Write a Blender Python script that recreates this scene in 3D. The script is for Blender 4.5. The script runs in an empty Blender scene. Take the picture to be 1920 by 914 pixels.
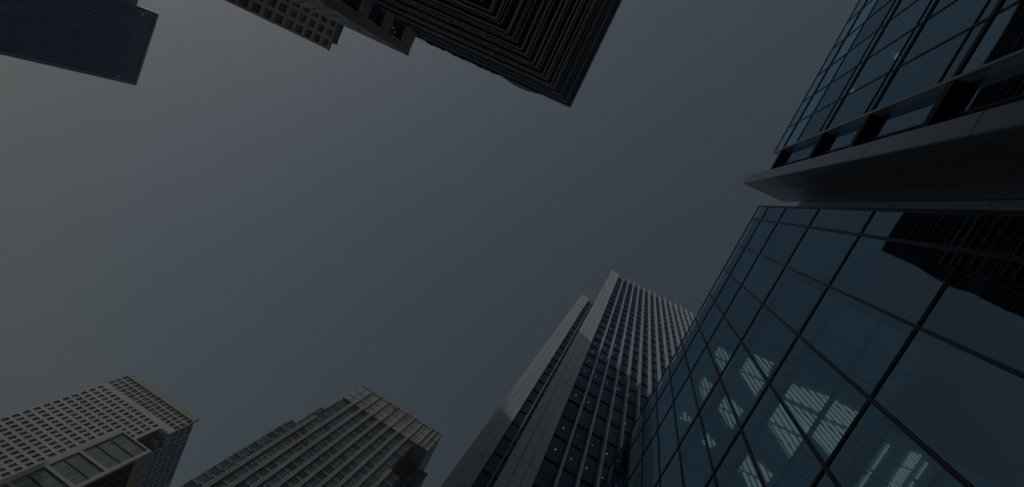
import bpy, math, random
from mathutils import Matrix, Vector
random.seed(7)
sc = bpy.context.scene
col = sc.collection

# ---------------------------------------------------------------- camera
CAM = Vector((0.0, 0.0, 1.6))
ROWS = [(0.868729, -0.427601, 0.249937), (0.457387, 0.886215, -0.073615), (-0.19002, 0.17827, 0.96546)]
F = 991.17
cam_d = bpy.data.cameras.new('camera'); cam = bpy.data.objects.new('camera', cam_d); col.objects.link(cam)
cam_d.sensor_width = 36.0; cam_d.lens = F / 1920 * 36; cam_d.clip_start = 0.05; cam_d.clip_end = 6000
m3 = Matrix((ROWS[0], [-v for v in ROWS[1]], [-v for v in ROWS[2]])).transposed()
cam.matrix_world = Matrix.Translation(CAM) @ m3.to_4x4()
sc.camera = cam

# ---------------------------------------------------------------- sky, sun, exposure
SUN = Vector((-1.0, -0.533, 0.80)).normalized()
w = bpy.data.worlds.new('World'); sc.world = w; w.use_nodes = True
nt = w.node_tree; nt.nodes.clear()
wo = nt.nodes.new('ShaderNodeOutputWorld'); bg = nt.nodes.new('ShaderNodeBackground')
sky = nt.nodes.new('ShaderNodeTexSky'); sky.sky_type = 'NISHITA'; sky.sun_disc = False
sky.sun_elevation = math.asin(SUN.z); sky.sun_rotation = math.atan2(SUN.x, SUN.y)
sky.altitude = 0; sky.air_density = 3.0; sky.dust_density = 1.2; sky.ozone_density = 1.0
hs = nt.nodes.new('ShaderNodeHueSaturation'); hs.inputs['Saturation'].default_value = 0.80
nt.links.new(sky.outputs[0], hs.inputs['Color']); 
gn = nt.nodes.new('ShaderNodeGamma'); gn.inputs[1].default_value = 1.18
nt.links.new(hs.outputs[0], gn.inputs[0]); 
ti = nt.nodes.new('ShaderNodeVectorMath'); ti.operation = 'MULTIPLY'; ti.inputs[1].default_value = (1.055, 1.0, 1.06)
nt.links.new(gn.outputs[0], ti.inputs[0]); nt.links.new(ti.outputs[0], bg.inputs[0])
bg.inputs[1].default_value = 0.065; nt.links.new(bg.outputs[0], wo.inputs[0])
sd = bpy.data.lights.new('sun', 'SUN'); so = bpy.data.objects.new('sun', sd); col.objects.link(so)
sd.energy = 2.9; sd.angle = math.radians(0.6); sd.color = (1.0, 0.93, 0.86)
so.rotation_euler = SUN.to_track_quat('Z', 'Y').to_euler(); so.location = (-60, -40, 260)
sc.view_settings.view_transform = 'Standard'; sc.view_settings.look = 'None'; sc.view_settings.gamma = 1
sc.view_settings.use_curve_mapping = False
sc.view_settings.exposure = -2.32
sc.cycles.use_denoising = True
sc.cycles.max_bounces = 8; sc.cycles.transparent_max_bounces = 12; sc.cycles.glossy_bounces = 4
sc.cycles.caustics_reflective = False; sc.cycles.caustics_refractive = False

# ---------------------------------------------------------------- materials
MATS = {}
def node_mat(name):
    m = bpy.data.materials.new(name); m.use_nodes = True
    t = m.node_tree; t.nodes.clear()
    return m, t, t.nodes.new('ShaderNodeOutputMaterial')
def solid(name, c, rough=0.5, metal=0.0, var=0.18, scale=0.35, island=0.0, spec=0.5, streak=0.0):
    """painted / stone / metal surface: base colour with weathering, tint per panel, rain streaks"""
    m, t, out = node_mat(name)
    p = t.nodes.new('ShaderNodeBsdfPrincipled')
    p.inputs['Roughness'].default_value = rough; p.inputs['Metallic'].default_value = metal
    p.inputs['Specular IOR Level'].default_value = spec
    tc = t.nodes.new('ShaderNodeTexCoord')
    n = t.nodes.new('ShaderNodeTexNoise'); n.inputs['Scale'].default_value = scale; n.inputs['Detail'].default_value = 6
    t.links.new(tc.outputs['Object'], n.inputs['Vector'])
    r = t.nodes.new('ShaderNodeMapRange'); r.inputs[1].default_value = .3; r.inputs[2].default_value = .7
    r.inputs[3].default_value = 1 - var; r.inputs[4].default_value = 1 + var
    t.links.new(n.outputs['Fac'], r.inputs[0])
    val = r.outputs[0]
    if streak:
        mp = t.nodes.new('ShaderNodeMapping'); mp.inputs['Scale'].default_value = (2.2, 2.2, .12)
        t.links.new(tc.outputs['Object'], mp.inputs['Vector'])
        n2 = t.nodes.new('ShaderNodeTexNoise'); n2.inputs['Scale'].default_value = 1.0; n2.inputs['Detail'].default_value = 4
        t.links.new(mp.outputs[0], n2.inputs['Vector'])
        r3 = t.nodes.new('ShaderNodeMapRange'); r3.inputs[1].default_value = .35; r3.inputs[2].default_value = .65
        r3.inputs[3].default_value = 1 - streak; r3.inputs[4].default_value = 1
        t.links.new(n2.outputs['Fac'], r3.inputs[0])
        mu = t.nodes.new('ShaderNodeMath'); mu.operation = 'MULTIPLY'
        t.links.new(val, mu.inputs[0]); t.links.new(r3.outputs[0], mu.inputs[1]); val = mu.outputs[0]
    if island:
        g = t.nodes.new('ShaderNodeNewGeometry'); r2 = t.nodes.new('ShaderNodeMapRange')
        r2.inputs[3].default_value = 1 - island; r2.inputs[4].default_value = 1 + island
        t.links.new(g.outputs['Random Per Island'], r2.inputs[0])
        mu = t.nodes.new('ShaderNodeMath'); mu.operation = 'MULTIPLY'
        t.links.new(val, mu.inputs[0]); t.links.new(r2.outputs[0], mu.inputs[1]); val = mu.outputs[0]
    vm = t.nodes.new('ShaderNodeVectorMath'); vm.operation = 'SCALE'; vm.inputs[0].default_value = c
    t.links.new(val, vm.inputs['Scale']); t.links.new(vm.outputs[0], p.inputs['Base Color'])
    t.links.new(p.outputs[0], out.inputs[0]); MATS[name] = m
    return m
def rnd_value(t, lo, hi):
    """per-object and per-pane random number between lo and hi"""
    g = t.nodes.new('ShaderNodeNewGeometry'); oi = t.nodes.new('ShaderNodeObjectInfo')
    a = t.nodes.new('ShaderNodeMath'); a.operation = 'ADD'
    t.links.new(g.outputs['Random Per Island'], a.inputs[0]); t.links.new(oi.outputs['Random'], a.inputs[1])
    fr = t.nodes.new('ShaderNodeMath'); fr.operation = 'FRACT'; t.links.new(a.outputs[0], fr.inputs[0])
    r = t.nodes.new('ShaderNodeMapRange'); r.inputs[3].default_value = lo; r.inputs[4].default_value = hi
    t.links.new(fr.outputs[0], r.inputs[0]); return r.outputs[0]
def dark_glass(name, base, gloss=(0.6, 0.7, 0.8), ior=1.5, lo=.5, hi=1.5, rough=0.03, wav=0.15):
    """opaque-looking tinted glazing of a far tower: sky reflection over a dark interior that differs pane by pane"""
    m, t, out = node_mat(name)
    d = t.nodes.new('ShaderNodeBsdfDiffuse'); g = t.nodes.new('ShaderNodeBsdfGlossy')
    g.inputs['Roughness'].default_value = rough; g.inputs['Color'].default_value = (*gloss, 1)
    vm = t.nodes.new('ShaderNodeVectorMath'); vm.operation = 'SCALE'; vm.inputs[0].default_value = base
    t.links.new(rnd_value(t, lo, hi), vm.inputs['Scale']); t.links.new(vm.outputs[0], d.inputs['Color'])
    fr = t.nodes.new('ShaderNodeFresnel'); fr.inputs['IOR'].default_value = ior
    tc = t.nodes.new('ShaderNodeTexCoord'); n = t.nodes.new('ShaderNodeTexNoise'); n.inputs['Scale'].default_value = .6
    t.links.new(tc.outputs['Object'], n.inputs['Vector'])
    b = t.nodes.new('ShaderNodeBump'); b.inputs['Strength'].default_value = wav; b.inputs['Distance'].default_value = .02
    t.links.new(n.outputs['Fac'], b.inputs['Height']); t.links.new(b.outputs[0], g.inputs['Normal'])
    mx = t.nodes.new('ShaderNodeMixShader')
    t.links.new(fr.outputs[0], mx.inputs[0]); t.links.new(d.outputs[0], mx.inputs[1]); t.links.new(g.outputs[0], mx.inputs[2])
    t.links.new(mx.outputs[0], out.inputs[0]); MATS[name] = m; return m
def clear_glass(name, tint, gloss, ior, wav=0.12):
    """see-through curtain-wall glass"""
    m, t, out = node_mat(name)
    tr = t.nodes.new('ShaderNodeBsdfTransparent'); tr.inputs[0].default_value = (*tint, 1)
    g = t.nodes.new('ShaderNodeBsdfGlossy'); g.inputs['Roughness'].default_value = 0.0
    vs = t.nodes.new('ShaderNodeVectorMath'); vs.operation = 'SCALE'; vs.inputs[0].default_value = gloss
    t.links.new(rnd_value(t, .88, 1.08), vs.inputs['Scale']); t.links.new(vs.outputs[0], g.inputs['Color'])
    lw = t.nodes.new('ShaderNodeLayerWeight'); lw.inputs['Blend'].default_value = .5   # facing = 1 - cos
    pw = t.nodes.new('ShaderNodeMath'); pw.operation = 'POWER'; pw.inputs[1].default_value = 5
    t.links.new(lw.outputs['Facing'], pw.inputs[0])
    ma = t.nodes.new('ShaderNodeMapRange'); ma.inputs[3].default_value = ior; ma.inputs[4].default_value = .9
    t.links.new(pw.outputs[0], ma.inputs[0])
    ge = t.nodes.new('ShaderNodeNewGeometry'); iv = t.nodes.new('ShaderNodeMath'); iv.operation = 'SUBTRACT'; iv.inputs[0].default_value = 1
    t.links.new(ge.outputs['Backfacing'], iv.inputs[1])
    fr = t.nodes.new('ShaderNodeMath'); fr.operation = 'MULTIPLY'     # one reflecting surface per pane
    t.links.new(ma.outputs[0], fr.inputs[0]); t.links.new(iv.outputs[0], fr.inputs[1])
    tc = t.nodes.new('ShaderNodeTexCoord'); n = t.nodes.new('ShaderNodeTexNoise'); n.inputs['Scale'].default_value = .45
    n.inputs['Detail'].default_value = 1
    t.links.new(tc.outputs['Object'], n.inputs['Vector'])
    b = t.nodes.new('ShaderNodeBump'); b.inputs['Strength'].default_value = wav; b.inputs['Distance'].default_value = .02
    t.links.new(n.outputs['Fac'], b.inputs['Height'])
    wn = t.nodes.new('ShaderNodeTexWhiteNoise'); wn.noise_dimensions = '1D'      # every pane hangs very slightly out of true
    t.links.new(rnd_value(t, 0, 50), wn.inputs['W'])
    v1 = t.nodes.new('ShaderNodeVectorMath'); v1.operation = 'SUBTRACT'; v1.inputs[1].default_value = (.5, .5, .5)
    t.links.new(wn.outputs['Color'], v1.inputs[0])
    v2 = t.nodes.new('ShaderNodeVectorMath'); v2.operation = 'MULTIPLY_ADD'; v2.inputs[1].default_value = (.006, .006, .006)
    t.links.new(v1.outputs[0], v2.inputs[0]); t.links.new(b.outputs[0], v2.inputs[2])
    v3 = t.nodes.new('ShaderNodeVectorMath'); v3.operation = 'NORMALIZE'
    t.links.new(v2.outputs[0], v3.inputs[0]); t.links.new(v3.outputs[0], g.inputs['Normal'])
    mx = t.nodes.new('ShaderNodeMixShader')
    t.links.new(fr.outputs[0], mx.inputs[0]); t.links.new(tr.outputs[0], mx.inputs[1]); t.links.new(g.outputs[0], mx.inputs[2])
    t.links.new(mx.outputs[0], out.inputs[0]); MATS[name] = m; return m
def emissive(name, c, s):
    m, t, out = node_mat(name)
    e = t.nodes.new('ShaderNodeEmission'); e.inputs[0].default_value = (*c, 1); e.inputs[1].default_value = s
    t.links.new(e.outputs[0], out.inputs[0]); MATS[name] = m; return m

solid('white_panel', (.585, .665, .76), .45, var=.05, scale=.12, island=.03, streak=.06)
solid('fin_white', (.56, .60, .66), .4, var=.06, island=.04, streak=.06)
solid('joint', (.13, .14, .15), .6)
solid('joint_dark', (.012, .014, .018), .6)
solid('stone_pale', (.435, .46, .485), .75, var=.10, scale=.08, streak=.12)
solid('stone_grey', (.37, .375, .39), .75, var=.12, scale=.2, streak=.12)
solid('stone_brown', (.40, .385, .37), .75, var=.14, scale=.5, streak=.15, island=.08)
solid('bronze_pier', (.35, .375, .41), .45, var=.12, scale=.1, streak=.12)
solid('spandrel_grey', (.17, .185, .20), .5, var=.15, scale=.1)
solid('crown_panel', (.27, .31, .335), .5, var=.20, scale=.25, island=.3)
solid('dark_metal', (.028, .030, .034), .38, var=.25, scale=.3)
solid('black_metal', (.010, .011, .013), .45, var=.2, scale=.8, spec=.3)
solid('mullion', (.026, .036, .052), .35, var=.2, spec=.4)
solid('mullion_light', (.09, .09, .095), .4, var=.2)
solid('ledge_metal', (.085, .115, .155), .34, metal=.3, var=.08, scale=.4, island=.4)
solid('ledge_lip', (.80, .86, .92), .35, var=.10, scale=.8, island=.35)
solid('grid_line', (.13, .20, .30), .35, var=.1)
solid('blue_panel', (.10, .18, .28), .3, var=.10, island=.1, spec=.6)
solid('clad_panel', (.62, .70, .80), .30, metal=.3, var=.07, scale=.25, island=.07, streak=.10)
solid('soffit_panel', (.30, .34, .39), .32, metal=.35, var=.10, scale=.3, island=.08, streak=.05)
solid('interior', (.10, .11, .12), .8, var=.15)
solid('interior_dark', (.015, .018, .022), .8, var=.2)
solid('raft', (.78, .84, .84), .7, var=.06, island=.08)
_p = [n for n in MATS['raft'].node_tree.nodes if n.type == 'BSDF_PRINCIPLED'][0]   # glow added so the unlit ceiling rafts read brighter
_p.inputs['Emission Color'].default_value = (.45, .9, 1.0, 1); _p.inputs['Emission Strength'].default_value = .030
solid('paving', (.34, .33, .32), .85, var=.15, scale=.5)
solid('roof_grey', (.12, .12, .12), .8, var=.2)
solid('sign_red', (.55, .04, .03), .5, var=.05)
solid('sign_blue', (.04, .08, .25), .5, var=.05)
solid('leaf', (.05, .07, .04), .8, var=.4, scale=3)
dark_glass('glass_white_tower', (.045, .085, .14), (.42, .62, .85), 1.5, .5, 1.5)
dark_glass('glass_bl', (.11, .145, .17), (.60, .74, .84), 1.5, .5, 1.5)
dark_glass('glass_blue', (.05, .10, .17), (.42, .66, .95), 1.5, .6, 1.5)
dark_glass('glass_bc', (.060, .105, .135), (.50, .66, .76), 1.5, .5, 1.6)
dark_glass('glass_tl', (.045, .10, .19), (.40, .56, .74), 1.5, .72, 1.25)
dark_glass('glass_dark', (.22, .40, .60), (.5, .75, 1.0), 1.5, .5, 1.6)
dark_glass('glass_bay', (.18, .25, .285), (.65, .75, .8), 1.5, .8, 1.25)
dark_glass('glass_black', (.004, .005, .007), (.3, .33, .36), 1.4, .5, 1.5)
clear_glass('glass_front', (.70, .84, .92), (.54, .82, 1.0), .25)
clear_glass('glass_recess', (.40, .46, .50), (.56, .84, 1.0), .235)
emissive('lamp_warm', (1.0, .88, .70), .80)
emissive('lamp_dim', (1.0, .9, .75), .35)
emissive('sun_patch_glow', (.95, 1.0, .82), .70)  # glow standing in for sunlit stripes on the office ceilings

# ---------------------------------------------------------------- geometry helpers
def project(p):
    d = Vector(p) - CAM
    x, y, z = (sum(r[i] * d[i] for i in range(3)) for r in ROWS)
    if z < .05: return None
    return 960 + F * x / z, 457 + F * y / z
def link_mesh(name, verts, faces, mat, parent=None, base=(0, 0, 0), smooth=False):
    me = bpy.data.meshes.new(name)
    me.from_pydata([(v[0] - base[0], v[1] - base[1], v[2] - base[2]) for v in verts], [], faces)
    me.materials.append(MATS[mat]); me.update()
    o = bpy.data.objects.new(name, me); col.objects.link(o)
    if smooth: me.polygons.foreach_set('use_smooth', [True] * len(me.polygons))
    if parent is not None: o.parent = parent
    return o
BF = [(0, 3, 2, 1), (4, 5, 6, 7), (0, 1, 5, 4), (1, 2, 6, 5), (2, 3, 7, 6), (3, 0, 4, 7)]
def box_vf(b):
    x0, x1, y0, y1, z0, z1 = b
    if x0 > x1: x0, x1 = x1, x0
    if y0 > y1: y0, y1 = y1, y0
    if z0 > z1: z0, z1 = z1, z0
    return [(x0, y0, z0), (x1, y0, z0), (x1, y1, z0), (x0, y1, z0), (x0, y0, z1), (x1, y0, z1), (x1, y1, z1), (x0, y1, z1)], BF
def merge(items):
    V, Fc = [], []
    for it in items:
        v, f = box_vf(it) if len(it) == 6 else it
        k = len(V); V += list(v); Fc += [tuple(i + k for i in q) for q in f]
    return V, Fc
def score(v):
    P = [project(p) for p in v]
    if any(p is None for p in P): return 0
    xs = [p[0] for p in P]; ys = [p[1] for p in P]
    if max(xs) < 0 or min(xs) > 1920 or max(ys) < 0 or min(ys) > 914: return 0
    return (min(max(xs), 1920) - max(min(xs), 0)) * (min(max(ys), 914) - max(min(ys), 0)) + 1
class Thing:
    def __init__(s, name, base, label, cat, group=None):
        s.o = bpy.data.objects.new(name, None); col.objects.link(s.o); s.o.location = base; s.base = base
        s.o.empty_display_size = 1
        s.o['label'] = label; s.o['category'] = cat
        if group: s.o['group'] = group
    def one(s, name, items, mat, parent=None):
        v, f = merge(items); return link_mesh(name, v, f, mat, parent or s.o, s.base)
    def many(s, name, items, mat, cap=100, parent=None):
        """every item a part of its own; beyond `cap` the smallest in view become one stuff part"""
        vf = [box_vf(i) if len(i) == 6 else i for i in items]
        if len(vf) > cap:
            vf.sort(key=lambda q: -score(q[0]))
        else:
            cap = len(vf)
        for v, f in vf[:cap]: link_mesh(name, v, f, mat, parent or s.o, s.base)
        rest = vf[cap:]
        if rest:
            v, f = merge(rest); o = link_mesh(name, v, f, mat, parent or s.o, s.base); o['kind'] = 'stuff'
def B(axis, u0, u1, c, d0, d1, z0, z1):
    """box on a wall: axis 'y' -> u runs along x and c is the y of the wall; d is signed distance along the axis"""
    return (u0, u1, c + d0, c + d1, z0, z1) if axis == 'y' else (c + d0, c + d1, u0, u1, z0, z1)
def grid(axis, c, inw, u0, u1, z0, z1, cols, rows, depth):
    """pierced wall: returns wall boxes and pane boxes. inw=+1/-1 direction into the building"""
    wall, panes = [], []
    cols = sorted(cols); rows = sorted(rows); e = u0
    for a, b in cols + [(u1, u1)]:
        if a - e > .01: wall.append(B(axis, e, a, c, 0, inw * depth, z0, z1))
        if b > a:
            ez = z0
            for p, q in rows + [(z1, z1)]:
                if p - ez > .01: wall.append(B(axis, a, b, c, 0.004 * inw, inw * depth, ez, p))
                ez = q
                if q > p: panes.append(B(axis, a, b, c, inw * (depth - .06), inw * (depth - .01), p, q))
        e = b
    return wall, panes

# ---------------------------------------------------------------- ground
def sheet(name, s, z, mat):
    o = link_mesh(name, [(-s, -s, z), (s, -s, z), (s, s, z), (-s, s, z)], [(0, 1, 2, 3)], mat); o['kind'] = 'structure'; return o
sheet('ground', 900, 0.0, 'paving')

# ================================================================ 1. low glass office block (right, bottom)
YK = [-2.294, -1.579, -.086, 1.408, 2.912, 4.411, 5.916, 7.428, 8.878, 10.367, 11.808, 13.36, 14.86, 16.36]
ZL = [3.0, 7.5, 12.09, 16.785, 21.273, 25.69, 29.02, 31.345]
T = Thing('glass_office_block', (12, 7, 0), 'low block of dark blue see-through glass with glowing striped sun patches on its ceilings', 'office block')
XF = 5.0
panes = []
for i in range(len(YK) - 1):
    zz = [0.3] + ZL
    for j in range(len(zz) - 1):
        panes.append((XF + .028, XF + .048, YK[i] + .03, YK[i + 1] - .03, zz[j] + .04, zz[j + 1] - .04))
T.many('glass_pane', panes, 'glass_front')
for i, y in enumerate(YK):
    o = T.one('mullion', [(XF, XF + .07, y - .037, y - .012, 0, 31.40), (XF, XF + .07, y + .012, y + .037, 0, 31.40), (XF + .018, XF + .065, y - .012, y + .012, 0, 31.39)], 'mullion')
for j, z in enumerate(ZL):
    t = .045 if j < len(ZL) - 1 else .03
    a, b = YK[0], YK[-1]
    its = [(XF + .004, XF + .069, a, b, z - t, z - t * .4), (XF + .004, XF + .069, a, b, z + t * .4, z + t), (XF + .020, XF + .065, a, b, z - t * .4, z + t * .4)]
    T.one('transom', its, 'mullion')
# floors, ceilings, core
for z in ZL[:-1]:
    T.one('floor_slab', [(XF + .30, 20, YK[0] + .3, YK[-1] - .1, z - .42, z - .04)], 'interior')
T.one('roof', [(XF + .16, 20, YK[0] + .01, YK[-1] - .01, 31.05, 31.30)], 'roof_grey')
T.one('core_wall', [(11, 20, YK[0] + .3, YK[-1] - .3, 0, 31.0)], 'interior_dark')
T.one('end_wall', [(XF + .15, 20, YK[0] - .02, YK[0] + .1, 0, 31.3), (XF + .15, 20, YK[-1] - .1, YK[-1] + .02, 0, 31.3)], 'black_metal')
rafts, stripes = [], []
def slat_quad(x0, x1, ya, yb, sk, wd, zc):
    """one skewed glowing slat of an imitated sun patch, clipped to the patch"""
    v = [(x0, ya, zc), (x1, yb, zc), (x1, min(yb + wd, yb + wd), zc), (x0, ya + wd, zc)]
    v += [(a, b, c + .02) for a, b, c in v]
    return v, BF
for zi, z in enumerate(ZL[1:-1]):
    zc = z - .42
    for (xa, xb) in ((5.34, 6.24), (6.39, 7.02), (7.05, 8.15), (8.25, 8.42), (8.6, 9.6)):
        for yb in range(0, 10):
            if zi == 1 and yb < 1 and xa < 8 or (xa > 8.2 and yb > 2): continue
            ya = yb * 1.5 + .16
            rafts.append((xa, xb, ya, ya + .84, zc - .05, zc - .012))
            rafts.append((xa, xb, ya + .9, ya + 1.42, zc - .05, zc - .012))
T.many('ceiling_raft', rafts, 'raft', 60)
def clip_half(poly, n, c):
    """keep the part of a 2-D polygon with n.p <= c"""
    out = []
    for i in range(len(poly)):
        p, q = poly[i], poly[(i + 1) % len(poly)]
        dp = n[0] * p[0] + n[1] * p[1] - c; dq = n[0] * q[0] + n[1] * q[1] - c
        if dp <= 0: out.append(p)
        if dp * dq < 0: t = dp / (dp - dq); out.append((p[0] + (q[0] - p[0]) * t, p[1] + (q[1] - p[1]) * t))
    return out
def ceiling_sun_patch(z, poly, slope, period, duty=.55):
    """sun patch on a ceiling imitated by glowing slats running along (1, slope), cut to the outline of the patch"""
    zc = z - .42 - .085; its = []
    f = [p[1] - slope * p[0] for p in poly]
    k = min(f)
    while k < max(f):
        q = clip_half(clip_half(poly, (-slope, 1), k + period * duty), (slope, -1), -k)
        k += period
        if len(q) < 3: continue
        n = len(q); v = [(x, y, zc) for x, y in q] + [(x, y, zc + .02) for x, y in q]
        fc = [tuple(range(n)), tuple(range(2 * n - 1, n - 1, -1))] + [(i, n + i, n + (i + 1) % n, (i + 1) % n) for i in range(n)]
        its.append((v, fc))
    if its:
        v, f = merge(its); link_mesh('ceiling_sun_patch', v, f, 'sun_patch_glow', T.o, T.base)
def sun_patch_parts(z, xa, xb, y0, sc_=1.0, p=.125, parts='ab', m=None):  # outlines of one imitated sun patch, made of glowing slats
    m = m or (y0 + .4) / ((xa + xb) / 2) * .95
    if 'a' in parts: ceiling_sun_patch(z, [(xa, y0), (xb, y0 + .22 * sc_), (xb, y0 + .46 * sc_), (xa, y0 + .52 * sc_)], m, p)
    if 'A' in parts: ceiling_sun_patch(z, [(xa, y0 + .10), (xb, y0 - .04), (xb, y0 + .42 * sc_), (xa, y0 + .48 * sc_)], m, p)
    if 'b' in parts: ceiling_sun_patch(z, [(xa, y0 + .60 * sc_), (xb, y0 + .55 * sc_), (xb, y0 + 1.16 * sc_)], m, p)
sun_patch_parts(16.785, 5.34, 6.24, 2.45, 1, .115, 'Ab', .42); sun_patch_parts(16.785, 5.34, 6.24, 3.16, 1, .15, 'ab', .62); sun_patch_parts(16.785, 5.34, 6.1, 4.75, .9, .17, 'ab')
ceiling_sun_patch(16.785, [(6.39, 2.42), (7.02, 2.42), (7.02, 2.86), (6.39, 2.92)], .38, .105)
ceiling_sun_patch(16.785, [(6.39, 3.0), (7.02, 2.95), (7.02, 3.76), (6.39, 3.50)], .45, .115)
sun_patch_parts(21.273, 5.38, 6.20, 3.20, 1, .15, 'ab', .6); sun_patch_parts(21.273, 5.38, 6.15, 2.5, .9, .14, 'b', .45)
sun_patch_parts(21.273, 5.38, 6.1, 4.75, .9, .19, 'ab'); sun_patch_parts(21.273, 5.5, 5.9, 6.3, .8, .24, 'a')
sun_patch_parts(25.69, 5.38, 6.1, 4.1, .9, .19, 'ab'); sun_patch_parts(25.69, 5.5, 5.95, 5.6, .8, .22, 'ab'); sun_patch_parts(25.69, 5.5, 5.9, 7.4, .7, .3, 'a')
for y in (1.82, 2.14, 2.44, 2.76): ceiling_sun_patch(12.09, [(5.75, y), (5.90, y - .03), (5.90, y + .25), (5.75, y + .27)], .33, .052, .6)
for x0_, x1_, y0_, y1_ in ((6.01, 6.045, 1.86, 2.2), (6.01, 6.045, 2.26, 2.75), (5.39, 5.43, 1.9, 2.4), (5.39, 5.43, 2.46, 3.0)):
    ceiling_sun_patch(12.09, [(x0_, y0_), (x1_, y0_), (x1_, y1_), (x0_, y1_)], .33, .058, .6)

# ================================================================ 2. upper right office tower: glass box, recess, clad fin
U = Thing('office_tower', (14, -16, 0), 'dark glass tower with black floor bands and a grey panelled wall blade', 'office tower')
XU, XR = 4.75, 5.0
YB = -5.51          # end face of the glass box
UY = [YB - 1.51 * k for k in range(0, 20)]
ZU = [2.3, 6.9, 11.5, 16.1, 20.8, 25.35, 32.1]
ZT = [34.1, 29.6, 26.2, 21.4, 16.85, 12.2]
pan = []
for i in range(len(UY) - 1):
    zz = [0.2, 2.3, 6.9, 11.5, 16.1, 20.8, 25.35, 29.6, 32.1, 34.1]
    for j in range(len(zz) - 1):
        pan.append((XU + .030, XU + .045, UY[i + 1] + .03, UY[i] - .03, zz[j] + .10, zz[j + 1] - .05))
U.many('glass_pane', pan, 'glass_front')
for z in ZU:
    t = .21
    U.one('floor_band', [(XU - .004, XU + .06, UY[-1], YB - .02, z - .10, z + .11)], 'black_metal')
for z in ZT:
    U.one('rail', [(XU + .002, XU + .06, UY[-1], YB - .02, z - .03, z + .03)], 'mullion')
for y in UY[1:]:
    U.one('mullion', [(XU + .006, XU + .08, y - .026, y + .026, 0, 34.05)], 'mullion')
# end face of the glass box
U.one('corner_post', [(XU - .02, XR + .1, YB - .02, YB + .06, 0, 34.12)], 'clad_panel')
# recess: glass, deep black floor soffits running to the blade
rz = [0.2, 2.3, 6.9, 11.5, 16.1, 20.8, 25.35, 32.1]
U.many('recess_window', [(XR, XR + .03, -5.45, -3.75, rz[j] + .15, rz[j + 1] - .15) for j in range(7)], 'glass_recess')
for z in ZU:
    U.one('soffit', [(XU - .004, XR + .2, YB + .07, -3.73, z - .16, z + .16)], 'black_metal')
U.one('mullion', [(XR - .05, XR + .04, -4.62, -4.58, 0, 32.0)], 'mullion')
# interior
for z in ZU[:-1]:
    U.one('floor_slab', [(XR + .21, 22, UY[-1], -3.74, z - .2, z + .1)], 'interior')
U.one('core_wall', [(10, 22, UY[-1], -6, 0, 31.8)], 'interior_dark')
U.one('roof', [(XR + .21, 22, UY[-1], -3.74, 32.0, 32.25)], 'roof_grey')
U.one('back_wall', [(22, 22.4, UY[-1], 18, 0, 32)], 'spandrel_grey')
# blade
J = [2.9, 7.5, 12.1, 16.7, 21.2, 25.7, 28.9, 34.07]
BX0, BX1, BY0, BY1 = 4.10, 6.49, -3.72, -3.27
fr, sd_, bk = [], [], []
g = .02
zz = [0] + J
for j in range(len(zz) - 1):
    a, b = zz[j] + g, zz[j + 1] - g
    fr.append((BX0, BX0 + .05, BY0 + .005, BY1 - .005, a, b))
    for k in range(3):
        x0 = BX0 + .055 + k * .78; x1 = BX0 + .055 + (k + 1) * .78 - g * 1.5
        sd_.append((x0, min(x1, BX1), BY1 - .05, BY1, a, b))
    bk.append((BX0 + .055, BX1, BY0, BY0 + .05, a, b))
bl = U.one('wall_blade', [(BX0 + .06, BX1 - .01, BY0 + .06, BY1 - .06, 0, 34.05)], 'joint_dark')
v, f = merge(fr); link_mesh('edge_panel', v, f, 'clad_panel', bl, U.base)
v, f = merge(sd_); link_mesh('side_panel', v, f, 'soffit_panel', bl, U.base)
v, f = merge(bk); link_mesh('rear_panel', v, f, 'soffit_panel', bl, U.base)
# low return wall between the blade and the low block
st = []
for z0, z1 in zip([0, 6.2, 10.8, 15.4, 20.0, 24.6, 27.9], [6.2, 10.8, 15.4, 20.0, 24.6, 27.9, 30.7]):
    st.append((BX1, BX1 + .06, BY1 + .01, -2.33, z0 + g, z1 - g))
rw = U.one('return_wall', [(BX1 + .065, 22, BY1 - .3, -2.34, 0, 30.68)], 'joint_dark')
v, f = merge(st); link_mesh('return_panel', v, f, 'clad_panel', rw, U.base)
for p in ((5.6, -8.3, 28.7), (5.6, -8.9, 25.0)):
    x, y, z = p; U.one('interior_lamp', [(x - .06, x + .06, y - .09, y + .09, z - .12, z + .06)], 'lamp_warm')

# ================================================================ 3. tower with white end wall and pale fins
YW = 20.0
W = Thing('office_tower', (12, 32, 0), 'blue glass tower with two white end walls and slim pale vertical fins', 'office tower')
S = 4.0
TOP = 139.5
# main body
W.one('body', [(.0, 30, YW + .9, 48, 0, 138.0)], 'dark_metal')
# white end wall
def panel_wall(name, x0, x1, y, depth, ztop, nx, zs, jw=.035, side=True):
    pn = []
    lw = (x1 - x0) / nx
    for i in range(nx):
        for a, b in zip(zs[:-1], zs[1:]):
            pn.append((x0 + i * lw + (jw / 2 if i else 0), x0 + (i + 1) * lw - (jw / 2 if i < nx - 1 else 0), y, y + .08, a + jw / 2, b - jw / 2))
    core = W.one(name, [(x0 + .04, x1 - .02, y + .085, y + depth, 0, ztop - .05)], 'joint')
    v, f = merge(pn); link_mesh('cladding', v, f, 'white_panel', core, W.base)
    if side:
        v, f = merge([(x0, x0 + .035, y + .09, y + depth, a + jw / 2, b - jw / 2) for a, b in zip(zs[:-1], zs[1:])])
        link_mesh('cladding', v, f, 'white_panel', core, W.base)
zs = [0] + [1.6 + YW * (1.718 - .21 * k) for k in range(7, -1, -1)] 
zs = sorted(set([0] + [1.6 + 1.718 * YW + 4.2 * k for k in range(-8, 25) if 1 < 1.6 + 1.718 * YW + 4.2 * k < TOP - 1.5] + [TOP]))
panel_wall('end_wall', -.34, 1.80, YW - .55, 3.0, TOP, 3, zs)
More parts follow.
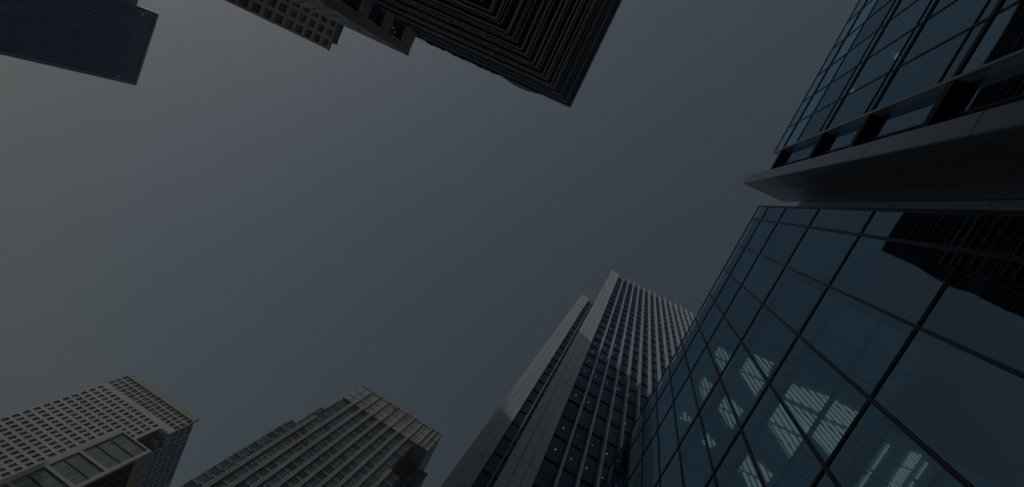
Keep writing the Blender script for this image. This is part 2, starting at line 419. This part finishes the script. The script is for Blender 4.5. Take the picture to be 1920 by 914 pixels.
zs2 = sorted(set([0] + [1.6 + 1.525 * 31 + 4.1 * k for k in range(-12, 40) if 1 < 1.6 + 1.525 * 31 + 4.1 * k < 147.5] + [149.7]))
panel_wall('end_wall', -4.68, -2.33, 31, 3.0, 149.7, 3, zs2)
# rear-left glass strip and bright thin fin
W.one('body', [(-2.33, .2, 32.0, 47, 0, 149.2)], 'dark_metal')
zz = [1.6 + 31 * (1.480 + .1305 * k) for k in range(-11, 26)]
zz = [z for z in zz if 0 < z < 148.5] + [149.2]
pn, sp = [], []
for a, b in zip(zz[:-1], zz[1:]):
    if b - a < 2: continue
    for (u0, u1) in ((-2.31, -1.25), (-.98, .18)):
        pn.append((u0, u1, 31.55, 31.6, a + .95, b - .1)); sp.append((u0, u1, 31.40, 31.58, a - .1, a + .12))
        sp.append((u0, u1, 31.50, 31.62, a + .12, a + .95))
W.many('window', pn, 'glass_white_tower', 45)
W.many('spandrel', sp, 'dark_metal', 40)
W.one('fin', [(-1.12, -.98, 30.75, 31.6, 0, 149.4)], 'fin_white')
# main facade: bays between fins
FX = [3.22 + 1.412 * k for k in range(0, 19)]
bays = [1.82] + FX
pn, sp, ln = [], [], []
Z0 = 1.6 + YW * 2.07   # a storey line
levels = [Z0 + S * k for k in range(-11, 25)]
levels = [z for z in levels if 0 < z < 136.5] + [137.8]
for i in range(len(bays) - 1):
    a, b = bays[i] + (.02 if i == 0 else .13), bays[i + 1] - .13
    for z0, z1 in zip(levels[:-1], levels[1:]):
        pn.append((a, b, YW + .05, YW + .10, z0 + 1.05, z1 - .12))
        sp.append((a, b, YW + .02, YW + .12, z0 + .17, z0 + .99))
        ln.append((a, b, YW - .05, YW + .12, z0 - .12, z0 + .10))
W.many('window', pn, 'glass_white_tower', 55)
W.many('spandrel', sp, 'glass_white_tower', 60)
W.many('transom', ln, 'black_metal', 100)
W.one('backing', [(1.82, 30, YW + .13, YW + .9, 0, 137.9)], 'interior_dark')
for x in FX:
    zt = 139.3
    v = [(x - .10, YW - .62, 0), (x + .10, YW - .62, 0), (x + .10, YW + .12, 0), (x - .10, YW + .12, 0),
         (x - .10, YW - .62, zt), (x + .10, YW - .62, zt), (x + .10, YW + .12, zt - 1.4), (x - .10, YW + .12, zt - 1.4)]
    W.one('fin', [(v, BF)], 'fin_white')
# lamps seen through the glass
lam = []
for zy in [1.964, 2.165, 2.562, 2.962, 3.161, 3.36, 3.567, 3.77, 3.96, 4.15]:
    for k in range(0, 9):
        if random.random() < (.93 if zy < 3.3 else .6):
            x = YW * (.119 + .0678 * k) + .06
            lam.append((x, 1.6 + zy * YW))
for x, z in lam[:90]:
    r = random.uniform(.055, .085); pv = []; pf = []
    for q in range(10):
        an = q * math.tau / 10; pv.append((x + r * math.cos(an), YW + .045, z + 1.25 * r * math.sin(an)))
    for q in range(10):
        an = q * math.tau / 10; pv.append((x + r * math.cos(an), YW + .02, z + 1.25 * r * math.sin(an)))
    pf = [tuple(range(10, 20)), tuple(reversed(range(10)))] + [(q, (q + 1) % 10, 10 + (q + 1) % 10, 10 + q) for q in range(10)]
    link_mesh('ceiling_lamp', pv, pf, random.choice(('lamp_warm', 'lamp_warm', 'lamp_dim')), W.o, W.base)

# ================================================================ 4. stepped tower with bronze piers (bottom centre)
YC = 118.0
Cc = Thing('office_tower', (-45, 128, 0), 'stepped glass tower with bronze-grey piers and a paler latticed crown', 'office tower')
def cz(r): return 1.6 + YC * r
def cx(r): return YC * r
piers = [-.579, -.5435, -.5085, -.4725, -.437, -.4005, -.366, -.331, -.295]
piers_top = [1.352, 1.515, 1.512, 1.511, 1.511, 1.510, 1.512, 1.508, 1.338]
Cc.one('body', [(cx(-.582), cx(-.296), YC + .6, 137, 0, cz(1.505))], 'dark_metal')
Cc.one('body', [(cx(-.296), cx(-.250), YC + 6.5, 137, 0, cz(1.50)), (cx(-.295), cx(-.262), YC + .6, YC + 6.4, 0, cz(1.338))], 'dark_metal')
Cc.one('side_tier', [(cx(-.601), cx(-.583), YC + 1.2, 134, 0, cz(1.418)), (cx(-.624), cx(-.602), YC + 1.9, 132, 0, cz(1.303))], 'dark_metal')
def storeys(z0, z1, ref, pitch):
    k0 = math.floor((z0 - ref) / pitch); return [ref + pitch * k for k in range(k0, k0 + 80) if z0 - .01 <= ref + pitch * k <= z1 - pitch * .6]
ref = cz(.950); P = .0335 * YC
pn, sp = [], []
cols_ = [(-.582, piers[0])] + list(zip(piers[:-1], piers[1:])) + [(piers[-1], -.262)]
for i, (a, b) in enumerate(cols_):
    top = 1.338 if i == len(cols_) - 1 else (1.505)
    a2, b2 = cx(a) + .62, cx(b) - .62
    if i == 0: a2 = cx(-.582)
    if i == len(cols_) - 1: b2 = cx(-.262)
    for z in storeys(8, cz(top), ref, P):
        pn.append((a2, b2, YC + .30, YC + .36, z + .85, z + P - .22))
        sp += [(a2, b2, YC + .10, YC + .5, z - .20, z + .05), (a2, b2, YC + .22, YC + .5, z + .05, z + .60), (a2, b2, YC + .12, YC + .5, z + .60, z + .83)]
for (a, b, yy, top) in ((-.601, -.583, YC + .95, 1.412), (-.624, -.602, YC + 1.65, 1.298)):
    for z in storeys(8, cz(top), ref, P):
        pn.append((cx(a) + .1, cx(b), yy, yy + .06, z + .85, z + P - .22))
        sp += [(cx(a), cx(b), yy - .2, yy + .2, z - .20, z + .05), (cx(a), cx(b), yy - .08, yy + .22, z + .05, z + .60), (cx(a), cx(b), yy - .18, yy + .2, z + .60, z + .83)]
Cc.many('window', pn, 'glass_bc', 100)
Cc.many('spandrel', sp, 'spandrel_grey', 100)
for r, t in zip(piers, piers_top):
    x = cx(r)
    Cc.one('pier', [(x - .56, x - .20, YC - .35, YC + .6, 0, cz(t)), (x + .20, x + .56, YC - .35, YC + .6, 0, cz(t)), (x - .2, x + .2, YC - .12, YC + .6, 0, cz(t) - .4)], 'bronze_pier')
# crown
crz = [1.513, 1.545, 1.58, 1.625]
Cc.one('crown', [(cx(-.583), cx(-.251), YC + .5, 136, cz(1.508), cz(1.63))], 'spandrel_grey')
cp, cm = [], []
cxs = [-.583] + [p + .004 for p in piers[1:]] + [-.273, -.251]
for a, b in zip(cxs[:-1], cxs[1:]):
    n = 2
    for k in range(n):
        u0 = cx(a + (b - a) * k / n) + .12; u1 = cx(a + (b - a) * (k + 1) / n) - .12
        for z0, z1 in zip(crz[:-1], crz[1:]): cp.append((u0, u1, YC + .25, YC + .45, cz(z0) + .25, cz(z1) - .25))
for a in cxs[1:-1]:
    cm.append((cx(a) - .26, cx(a) + .26, YC - .30, YC + .3, cz(1.515), cz(1.637)))
for z in crz + [1.632]: cm.append((cx(-.584), cx(-.250), YC + .05, YC + .5, cz(z) - .18, cz(z) + .18))
Cc.many('crown_panel', cp, 'crown_panel')
Cc.one('crown_lattice', cm, 'bronze_pier')
for a in cxs[1:-1]: pass
# east face of crown and body
ep = []
for z in storeys(8, cz(1.49), ref, P):
    for k in range(4): ep.append((cx(-.250), cx(-.250) + .05, YC + 6.8 + k * 2.9, YC + 9.4 + k * 2.9, z + .8, z + P - .2))
for k in range(6):
    for z0, z1 in zip(crz[:-1], crz[1:]): ep.append((cx(-.251), cx(-.251) + .05, YC + .7 + k * 2.95, YC + 3.4 + k * 2.95, cz(z0) + .3, cz(z1) - .3))
Cc.many('side_window', ep, 'glass_bc', 60)
# recess window lines + lower right block
rp = []
for z in storeys(cz(1.2), cz(1.50), ref, P):
    rp.append((cx(-.294), cx(-.252), YC + 6.38, YC + 6.45, z + .7, z + P - .3))
Cc.many('recess_window', rp, 'glass_black')
Cc.one('annex', [(cx(-.250) + .1, 130 * -.203, 129.6, 146, 0, 1.6 + 130 * 1.40)], 'dark_metal')
ap = []
for z in storeys(40, 1.6 + 130 * 1.39, ref, P):
    for k in range(2): ap.append((cx(-.25) + .25 + k * 1.45, cx(-.25) + 1.5 + k * 1.45, 129.5, 129.58, z + .3, z + P - .2))
Cc.many('annex_window', ap, 'glass_tl', 30)
Cc.one('annex_cap', [(cx(-.250), 130 * -.2025, 129.3, 130.2, 1.6 + 130 * 1.4, 1.6 + 130 * 1.405)], 'spandrel_grey')
lamps = []
for k in range(46):
    i = random.randrange(1, 9); j = random.randrange(0, 15)
    x = cx(-.579 + .0356 * i) - 2.0 + random.uniform(-1, 1); z = ref + P * j + 3.0
    if z < cz(1.33): lamps.append((x - .16, x + .16, YC + .24, YC + .29, z - .3, z + .3))
Cc.many('ceiling_lamp', lamps, 'lamp_dim')
# sign on the roof edge
q = Thing('roof_sign', (cx(-.400), YC - .6, cz(1.60)), 'small red and blue emblem standing on the crown edge of the stepped tower', 'sign')
arc = []
for k in range(7):
    a = math.pi * (.18 + .64 * k / 6); arc.append((cx(-.400) + 2.2 * math.cos(a) - .34, cx(-.400) + 2.2 * math.cos(a) + .34, YC - .62, YC - .56, cz(1.60) + 1.3 * math.sin(a) - .4, cz(1.60) + 1.3 * math.sin(a) + .25))
arc = [(a[0], a[1], a[2] + .01 * i, a[3], a[4], a[5]) for i, a in enumerate(arc)]
q.one('arc', arc, 'sign_red')
q.one('plate', [(cx(-.400) - 5.0, cx(-.400) - 3.3, YC - .62, YC - .56, cz(1.60), cz(1.60) + 1.3)], 'sign_blue')

# ================================================================ 5. pale tower with punched windows (bottom left)
YL = 195.0
L = Thing('office_tower', (-172, 215, 0), 'pale stone tower with small punched windows and a blue shaded side', 'office tower')
def lz(r): return 1.6 + YL * r
x0, x1, xn = -.9965 * YL, -.760 * YL, -.788 * YL
pitch = .01425 * YL
cols = []
for k in range(14):
    c = YL * (-.986 + .01425 * k); cols.append((c - .88, c + .88))
rows = []
for k in range(42):
    c = lz(.999 - .0205 * k)
    if c - 1.4 > 1: rows.append((c - 1.32, c + 1.32))
wall, pn = grid('y', YL, 1, x0, xn, 0, lz(1.0095), [c for c in cols if c[1] < xn - .3], rows, .55)
L.one('wall', wall, 'stone_pale')
L.many('window', pn, 'glass_bl', 75)
wall, pn = grid('y', YL, 1, xn, x1, 197.2, lz(1.0095), [(xn + 1.0, xn + 2.7), (xn + 3.3, xn + 4.9)], [(lz(.999) - 1.0, lz(.999) + 1.3)], .55)
L.one('wall', wall, 'stone_pale'); L.many('window', pn, 'glass_bl')
L.one('body', [(x0 + .05, xn, YL + .56, 236, 0, lz(1.075)), (xn, x1 - .6, YL + 7, 236, 0, lz(1.075)), (xn, x1 - .6, YL + .56, YL + 7, 197.4, lz(1.075))], 'interior_dark')
# solid band, crown windows
cc = []
nc = 17; cw = (x1 - x0) / nc
for k in range(nc): cc.append((x0 + k * cw + .28, x0 + (k + 1) * cw - .28))
wall, pn = grid('y', YL, 1, x0, x1, lz(1.0095), lz(1.078), cc, [(lz(1.0225), lz(1.037)), (lz(1.0405), lz(1.055)), (lz(1.059), lz(1.0735))], .5)
L.one('crown_wall', wall, 'stone_pale'); L.many('crown_window', pn, 'glass_bl', 25)
par = []
n = 46; pw = (x1 - x0) / n
for k in range(n): par.append((x0 + k * pw + .1, x0 + (k + 1) * pw - .22, YL - .35 + (.0 if k % 2 else .03), YL + .4, lz(1.078), lz(1.0945)))
par.append((x0, x1, YL + .4, YL + 1.0, lz(1.0781), lz(1.092)))
L.one('parapet', par, 'stone_pale')
L.one('coping', [(x0 - .2, x1 + .1, YL - .45, YL - .02, lz(1.0745), lz(1.0775))], 'stone_pale')
L.one('roof', [(x0 + .3, x1 - .3, YL + 1.0, 236, lz(1.075), lz(1.077))], 'roof_grey')
# east side, blue
cols = [(YL + 8.2 + 2.9 * k, YL + 10.3 + 2.9 * k) for k in range(10)]
rows = [(z - 1.5, z + 1.5) for z in [lz(1.066 - .0205 * k) for k in range(52)] if z > 3]
wall, pn = grid('x', x1, -1, YL + 7, 237, 0, lz(1.078), cols, rows, .5)
L.one('side_wall', wall, 'blue_panel'); L.many('side_window', pn, 'glass_blue', 60)
wall, pn = grid('x', x1, -1, YL + 1.1, YL + 7, 197.2, lz(1.078), [(YL + 1.6, YL + 3.6), (YL + 4.3, YL + 6.4)], [r for r in rows if r[0] > 198], .5)
L.one('side_wall', wall, 'blue_panel'); L.many('side_window', pn, 'glass_blue')
L.one('balcony', [(xn, x1 - .1, YL + .1, YL + 6.9, 196.7, 197.18)], 'stone_grey')
L.one('balcony', [(xn + .1, x1 - .4, YL + 3.4, YL + 7, 193.0, 193.3)], 'stone_grey')

# ================================================================ 6. glazed bay building in front of it
YG = 120.0
G = Thing('glazed_bay_tower', (-94, 130, 0), 'narrow building of large framed glass bays in front of the pale stone tower', 'office building')
def gz(r): return 1.6 + YG * r
gx0, gx1 = -100.2, -88.4
G.one('body', [(gx0 + .1, gx1 - .5, YG + .8, 150, 0, gz(.930))], 'interior_dark')
frames = [.937, .838, .771, .704, .637, .570, .503, .436, .369, .302, .235, .168, .101, .034]
its = [(gx0, gx0 + 1.5, YG, YG + .8, 0, gz(.937)), (gx1 - 1.0, gx1, YG, YG + .8, 0, gz(.937))]
for z in frames: its.append((gx0 + 1.5, gx1 - 1.0, YG + .006, YG + .8, gz(z) - .5, gz(z) + .35 if z < .93 else gz(z)))
G.one('frame', its, 'stone_pale')
mids = []
pn = []
lo, hi = gx0 + 1.5, gx1 - 1.0
for k, (t, b) in enumerate(zip(frames[:-1], frames[1:])):
    n = 3 if k == 0 else 2
    for i in range(n):
        za = gz(b) + .35 + (gz(t) - .5 - gz(b) - .35) * i / n; zb = gz(b) + .35 + (gz(t) - .5 - gz(b) - .35) * (i + 1) / n
        if i: mids.append((lo, hi, YG + .2, YG + .55, za - .11, za + .11))
        for s in range(8):
            pn.append((lo + (hi - lo) * s / 8 + .05, lo + (hi - lo) * (s + 1) / 8 - .05, YG + .42, YG + .5, za + .12, zb - .12))
G.many('glass_pane', pn, 'glass_bay', 80)
G.many('bay_bar', mids, 'black_metal')
G.one('glazing_bar', [(lo + (hi - lo) * s / 8 - .045, lo + (hi - lo) * s / 8 + .045, YG + .36, YG + .6, 0, gz(.93)) for s in range(1, 8)], 'spandrel_grey')
G.one('roof_edge', [(gx1 - .4, gx1 + .12, YG + .82, 150, gz(.928), gz(.937))], 'stone_pale')
G.one('side_spandrel', [(gx1 - .45, gx1 - .03, YG + .82, 150, gz(.899), gz(.928))], 'stone_brown')
sp = [(gx1 - .5, gx1 - .35, YG + 1.2 + 3.2 * k, YG + 4.1 + 3.2 * k, 1, gz(.898)) for k in range(9)]
G.many('side_window', sp, 'glass_black')
G.one('side_mullion', [(gx1 - .4, gx1 - .15, YG + 4.12 + 3.2 * k, YG + 4.38 + 3.2 * k, 1, gz(.898)) for k in range(8)], 'spandrel_grey')

# ================================================================ 7. tall blue-black tower (top left)
XT = -230.0
A = Thing('office_tower', (-250, 36, 0), 'broad blue-black glass tower with fine mullion lines and a paler blue corner strip', 'office tower')
def tz(r): return 1.6 - XT / r if False else 1.6 + 230.0 / r
HT = tz(1.166)
ya, yb = 18.7, 53.0
A.one('body', [(-270, XT - .35, ya + .1, yb - .1, 0, HT - .3)], 'interior_dark')
lev = [HT - 1.6 - 4.0 * k for k in range(49) if HT - 1.6 - 4.0 * k > 3]
pn, sp = [], []
ncol = 21; cwid = (yb - 1.2 - ya - .4) / ncol
mech = [(183.4, 187.2)]
for k, z in enumerate(lev[:-1]):
    zl = lev[k + 1]
    for i in range(ncol):
        u0 = ya + .4 + i * cwid
        pn.append((XT - .34, XT - .28, u0 + .10, u0 + cwid - .10, zl + 1.1, z - .1))
    sp.append((XT - .34, XT - .22, ya + .4, yb - 1.2, zl - .1, zl + 1.1))
# whole dark floors: louvred plant levels
A.many('window', pn, 'glass_tl', 100)
A.many('spandrel', sp, 'glass_tl')
mu = []
for i in range(ncol + 1):
    u = ya + .4 + i * cwid; mu.append((XT - .3, XT, u - .11, u + .11, 0, HT - 1.2))
A.many('mullion', mu, 'grid_line')
A.one('corner_strip', [(XT - .5, XT + .02, yb - 1.2 + .09, yb, 0, HT), (XT - 40, XT - .5, yb - .1, yb - .001, 0, HT)], 'blue_panel')
A.one('corner_strip', [(XT - .5, XT + .02, ya, ya + .32, 0, HT)], 'blue_panel')
A.one('parapet', [(XT - .6, XT + .01, ya + .33, yb - 1.12, HT - 1.1, HT)], 'blue_panel')
A.one('side_wing', [(-268, XT - 1.0, -14, ya - .02, 0, tz(1.228))], 'blue_panel')
for yy, rr in ((50.6, 1.222), (20.6, 1.20), (21.4, 1.208)):
    A.one('interior_lamp', [(XT - .27, XT - .2, yy - .25, yy + .25, tz(rr) - .25, tz(rr) + .25)], 'lamp_dim')

# ================================================================ 8. grey stone tower with square windows (top, left of centre)
XS = -103.0
H2 = 1.6 + 103 * 1.377
K = Thing('office_tower', (-115, -12, 0), 'grey stone tower with a grid of square dark windows beside the brown wing', 'office tower')
rows = [(1.6 + 103 * (1.349 - .0388 * k) - 1.3, 1.6 + 103 * (1.349 - .0388 * k) + 1.3) for k in range(34)]
rows = [r for r in rows if r[0] > 2]
cols = [(-1.26 - 2.93 * k - 1.0, -1.26 - 2.93 * k + 1.0) for k in range(9)]
wall, pn = grid('x', XS, -1, -27, .35, 0, H2, cols, rows, .55)
K.one('wall', wall, 'stone_grey'); K.many('window', pn, 'glass_bl', 100)
K.one('body', [(-130, XS - .56, -27, .3, 0, H2 - .5)], 'stone_grey')
v, f = merge([B('x', c[0] + .93, c[0] + 1.07, XS, -.5, -.35, r[0], r[1]) for c in cols for r in rows[:16]])
link_mesh('glazing_bar', v, f, 'spandrel_grey', K.o, K.base)
K.one('cornice', [(XS - .3, XS + .22, -27, .5, H2 - .55, H2 - .1)], 'blue_panel')
gp = [(XS - 1.0, XS - .9, -2.0 - 1.25 * k - 1.15, -2.0 - 1.25 * k, H2, 1.6 + 103.9 * 1.401) for k in range(16)]
K.many('plant_screen', gp, 'glass_blue')
K.one('plant_room', [(-125, XS - 1.02, -22, -2.05, H2, 1.6 + 103.9 * 1.400)], 'blue_panel')

# ================================================================ 9. brown stone wing against the dark tower (top)
XB = -33.0
H3 = 1.6 + 59.4
N = Thing('stone_clad_wing', (-45, -6, 0), 'brown stone wing with one column of square windows against the ribbed tower', 'office building')
yS, yE = -3.32, -6.16
wz = [60.2 + .1 - 4.57 * k for k in range(13)]
wz = [56.8 - 4.57 * k for k in range(12)]
rows = [(z - 1.3, z + 1.3) for z in wz if z > 3]
sq = [(yE + .05, yE + 1.75)]
# slabs of stone with open joints
N.one('body', [(-60, XB - .7, -11.5, yS - .12, 0, H3 - .2)], 'interior_dark')
slabs = []
edges_u = [yE, -5.75, -5.30, -4.75, -4.36, -3.98, -3.66, yS]
J = .02
us = [(-4.39, -3.98), (-3.98, -3.64), (-3.64, yS)]
for (u0, u1) in us:
    for a, b in zip([0] + [z + 1.3 for z in reversed(wz)], [z + 1.3 for z in reversed(wz)] + [H3]):
        slabs.append(B('x', u0 + J, u1 - J, XB, 0, -.7, a + J, b - J))
zprev = 0
for z in reversed(wz):
    lo_, hi_ = z - 1.3, z + 1.3
    for s in range(3):
        a = zprev + (lo_ - zprev) * s / 3; b = zprev + (lo_ - zprev) * (s + 1) / 3
        slabs.append(B('x', yE, -4.41, XB, 0, -.7, a + J, b - J))
    slabs.append(B('x', yE, yE + .12, XB, 0, -.7, lo_ + J, hi_ - J))
    zprev = hi_
for s in range(3):
    a = zprev + (H3 - zprev) * s / 3; b = zprev + (H3 - zprev) * (s + 1) / 3
    slabs.append(B('x', yE, -4.41, XB, 0, -.7, a + J, b - J))
N.one('stone_wall', slabs, 'stone_brown')
N.many('window', [B('x', yE + .13, -4.42, XB, -.55, -.62, a + .02, b - .02) for a, b in rows], 'glass_tl')
N.many('window_bracket', [B('x', yE - .32, yE, XB, .12, -.3, z + 1.25, z + 1.75) for z in wz[:10]], 'stone_brown')
# north-facing side: white blades seen edge on
bl_, wn = [], []
for k in range(12):
    x = XB - 1.2 - 2.1 * k; bl_.append((x - .09, x + .09, yS - .1, yS + .03, 0, H3 - .3))
N.many('blade', bl_, 'ledge_lip')
hb = []
for k in range(26):
    z = H3 - .7 - 2.28 * k
    if z > 2: hb += [(XB - 1.3 - 2.1 * q - .8 * (k % 2) * .6, XB - .2 - 2.1 * q - .8 * (k % 2) * .6, yS - .1, yS + .015, z - .5, z + .6) for q in range(12)]
N.many('side_spandrel', hb, 'white_panel')
N.one('roof_edge', [(-60, XB + .05, yS - .3, yS + .04, H3 - .25, H3 + .05)], 'stone_grey')
N.one('interior_lamp', [B('x', -5.2, -5.05, XB, -.5, -.54, wz[0] - .2, wz[0] - .05), B('x', -4.9, -4.8, XB, -.5, -.54, wz[0] + .5, wz[0] + .6)], 'lamp_dim')

# ================================================================ 10. ribbed dark tower (top centre)
HD = 1.6 + 63.3
xD, yD = -13.3, -6.1
D = Thing('office_tower', (-25, -28, 0), 'black tower wrapped in close horizontal metal ledges, with one sharp corner', 'office tower')
D.one('body', [(-36, xD - .45, -62, yD - .45, 0, HD - .1)], 'interior_dark')
def ring(z0, z1, d, inset=.45):
    """an L of two butted boxes round the visible corner"""
    return [(-36, xD + d, yD - inset, yD + d, z0, z1), (xD - inset, xD + d, -62, yD - inset, z0, z1)]
def strip(z0, z1, d, wd=.032):
    return [(-36, xD + d, yD + d - wd, yD + d, z0, z1), (xD + d - wd, xD + d, -62, yD + d - wd, z0, z1)]
stz = [HD - 3.95 * k for k in range(16) if HD - 3.95 * k > 3]
gl_y, gl_x = [], []
for k, z in enumerate(stz):
    top3 = k < 3
    offs = [(0.0, .30, .14), (.50, .16, .06), (.95, .20, .06), (1.45, .34, .12), (2.15, .14, .05), (2.75, .22, .07), (3.35, .18, .05)]
    if top3: offs = [(.50 * q, (.26, .20, .15)[q % 3] * (.55 if k == 0 else .8), .10) for q in range(8)]
    for (o_, d_, t_) in offs:
        zt = z - o_ + random.uniform(-.05, .05)
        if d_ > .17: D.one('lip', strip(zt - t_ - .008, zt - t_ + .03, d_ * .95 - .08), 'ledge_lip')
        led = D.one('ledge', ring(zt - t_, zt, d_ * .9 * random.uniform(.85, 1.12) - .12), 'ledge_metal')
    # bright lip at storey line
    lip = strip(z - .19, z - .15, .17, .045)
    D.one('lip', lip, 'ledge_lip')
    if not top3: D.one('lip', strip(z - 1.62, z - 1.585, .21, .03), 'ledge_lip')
    # glazing
    zg1, zg0 = z - .14, z - 3.9
    for q in range(8):
        a = -9.5 - 6.4 * q if q else yD - .46
        b = -9.5 - 6.4 * (q + 1) if q else -9.5
        gl_x.append((xD - .44, xD - .30, b + .06, a - .06 if q else a, zg0, zg1))
    for q in range(7):
        a = -36 + 3.18 * q; gl_y.append((a + .05, a + 3.12, yD - .42, yD - .32, zg0, zg1))
D.many('glazing', [g_ for g_ in gl_x], 'glass_dark', 100)
D.many('north_glazing', gl_y, 'glass_dark', 60)
br = []
for k, z in enumerate(stz[3:]):
    for q in range(14):
        y = yD - 1.5 - 2.7 * q - (k % 2) * .9; br.append((xD - .30, xD + .05, y - .05, y + .05, z - 3.6, z - 1.75))
    for q in range(16):
        x = xD - .8 - 1.35 * q; br.append((x - .04, x + .04, yD - .31, yD + .10, z - 2.9, z - 2.2))
D.many('bracket', br, 'black_metal', 100)
# small pale fixtures along two ledges on the north face
svc = []
for k in (3, 4, 5, 6):
    for q in range(34):
        if random.random() < .65: x = xD - 1.0 - .62 * q; svc.append((x - .22, x + .12, yD - .02, yD + .17, stz[k] - .24, stz[k] - .20))
D.many('ledge_clip', svc, 'ledge_lip')
D.one('roof_edge', ring(HD - .08, HD + .03, .02, .8), 'dark_metal')
D.one('lip', strip(HD - .1, HD + .035, .05, .05), 'ledge_lip')
# curved lattice canopy bulging from the roof edge
cv = []
for q in range(26):
    a = q / 25; x = -22.6 + 5.6 * a; d = .42 * math.sin(math.pi * a)
    for r in range(5):
        if d > .08: cv.append((x - .10, x + .06, yD + d * r / 5, yD + d * r / 5 + .07, HD - .25 + .05 * r, HD - .15 + .05 * r))
    cv.append((x - .12, x - .06, yD, yD + d + .06, HD - .05, HD + .03))
D.one('roof_canopy', cv, 'ledge_metal')
cv = []
for q in range(110):
    x = -33.5 + 10.6 * random.random(); s = random.uniform(.03, .10)
    cv.append((x - s, x + s * 1.6, yD - .1, yD + random.uniform(.04, .24), HD - random.uniform(.1, .5), HD + .05))
D.one('planting', cv, 'leaf')

# ================================================================ 11. tall tower behind, seen from here only by its shadow
Q = Thing('office_tower', (-78, -32, 0), 'plain tall grey tower standing hidden behind the ribbed black tower', 'office tower')
HQ = 1.6 + 118.4
lev = [4 + 4 * k for k in range(28)]
for axis, c, inw, u0, u1 in (('x', -60.0, -1, -50, -12), ('y', -12.0, -1, -95, -60)):
    n = int((u1 - u0) / 3); cw = (u1 - u0) / n
    wall, pn = grid(axis, c, inw, u0, u1, 0, HQ, [(u0 + cw * k + .5, u0 + cw * (k + 1) - .5) for k in range(n)], [(z, z + 2.4) for z in lev], .5)
    if axis == 'y': wall = [(b[0], min(b[1], -60.51), *b[2:]) for b in wall if b[0] < -60.6]
    Q.one('wall', wall, 'stone_grey'); o = Q.one('window', pn, 'glass_bl'); o['kind'] = 'stuff'
Q.one('body', [(-95, -60.55, -50, -12.55, 0, HQ - .3)], 'interior_dark')

# ================================================================ haze: thin even city air round everything
hm = bpy.data.materials.new('haze'); hm.use_nodes = True
ht = hm.node_tree; ht.nodes.clear()
ho = ht.nodes.new('ShaderNodeOutputMaterial'); pv_ = ht.nodes.new('ShaderNodeVolumePrincipled')
pv_.inputs['Color'].default_value = (.74, .87, 1.0, 1); pv_.inputs['Density'].default_value = .00030
pv_.inputs['Anisotropy'].default_value = .3
ht.links.new(pv_.outputs[0], ho.inputs['Volume']); MATS['haze'] = hm
v, f = box_vf((-910, 910, -910, 910, -1, 232))
hz = link_mesh('haze', v, f, 'haze'); hz['kind'] = 'stuff'
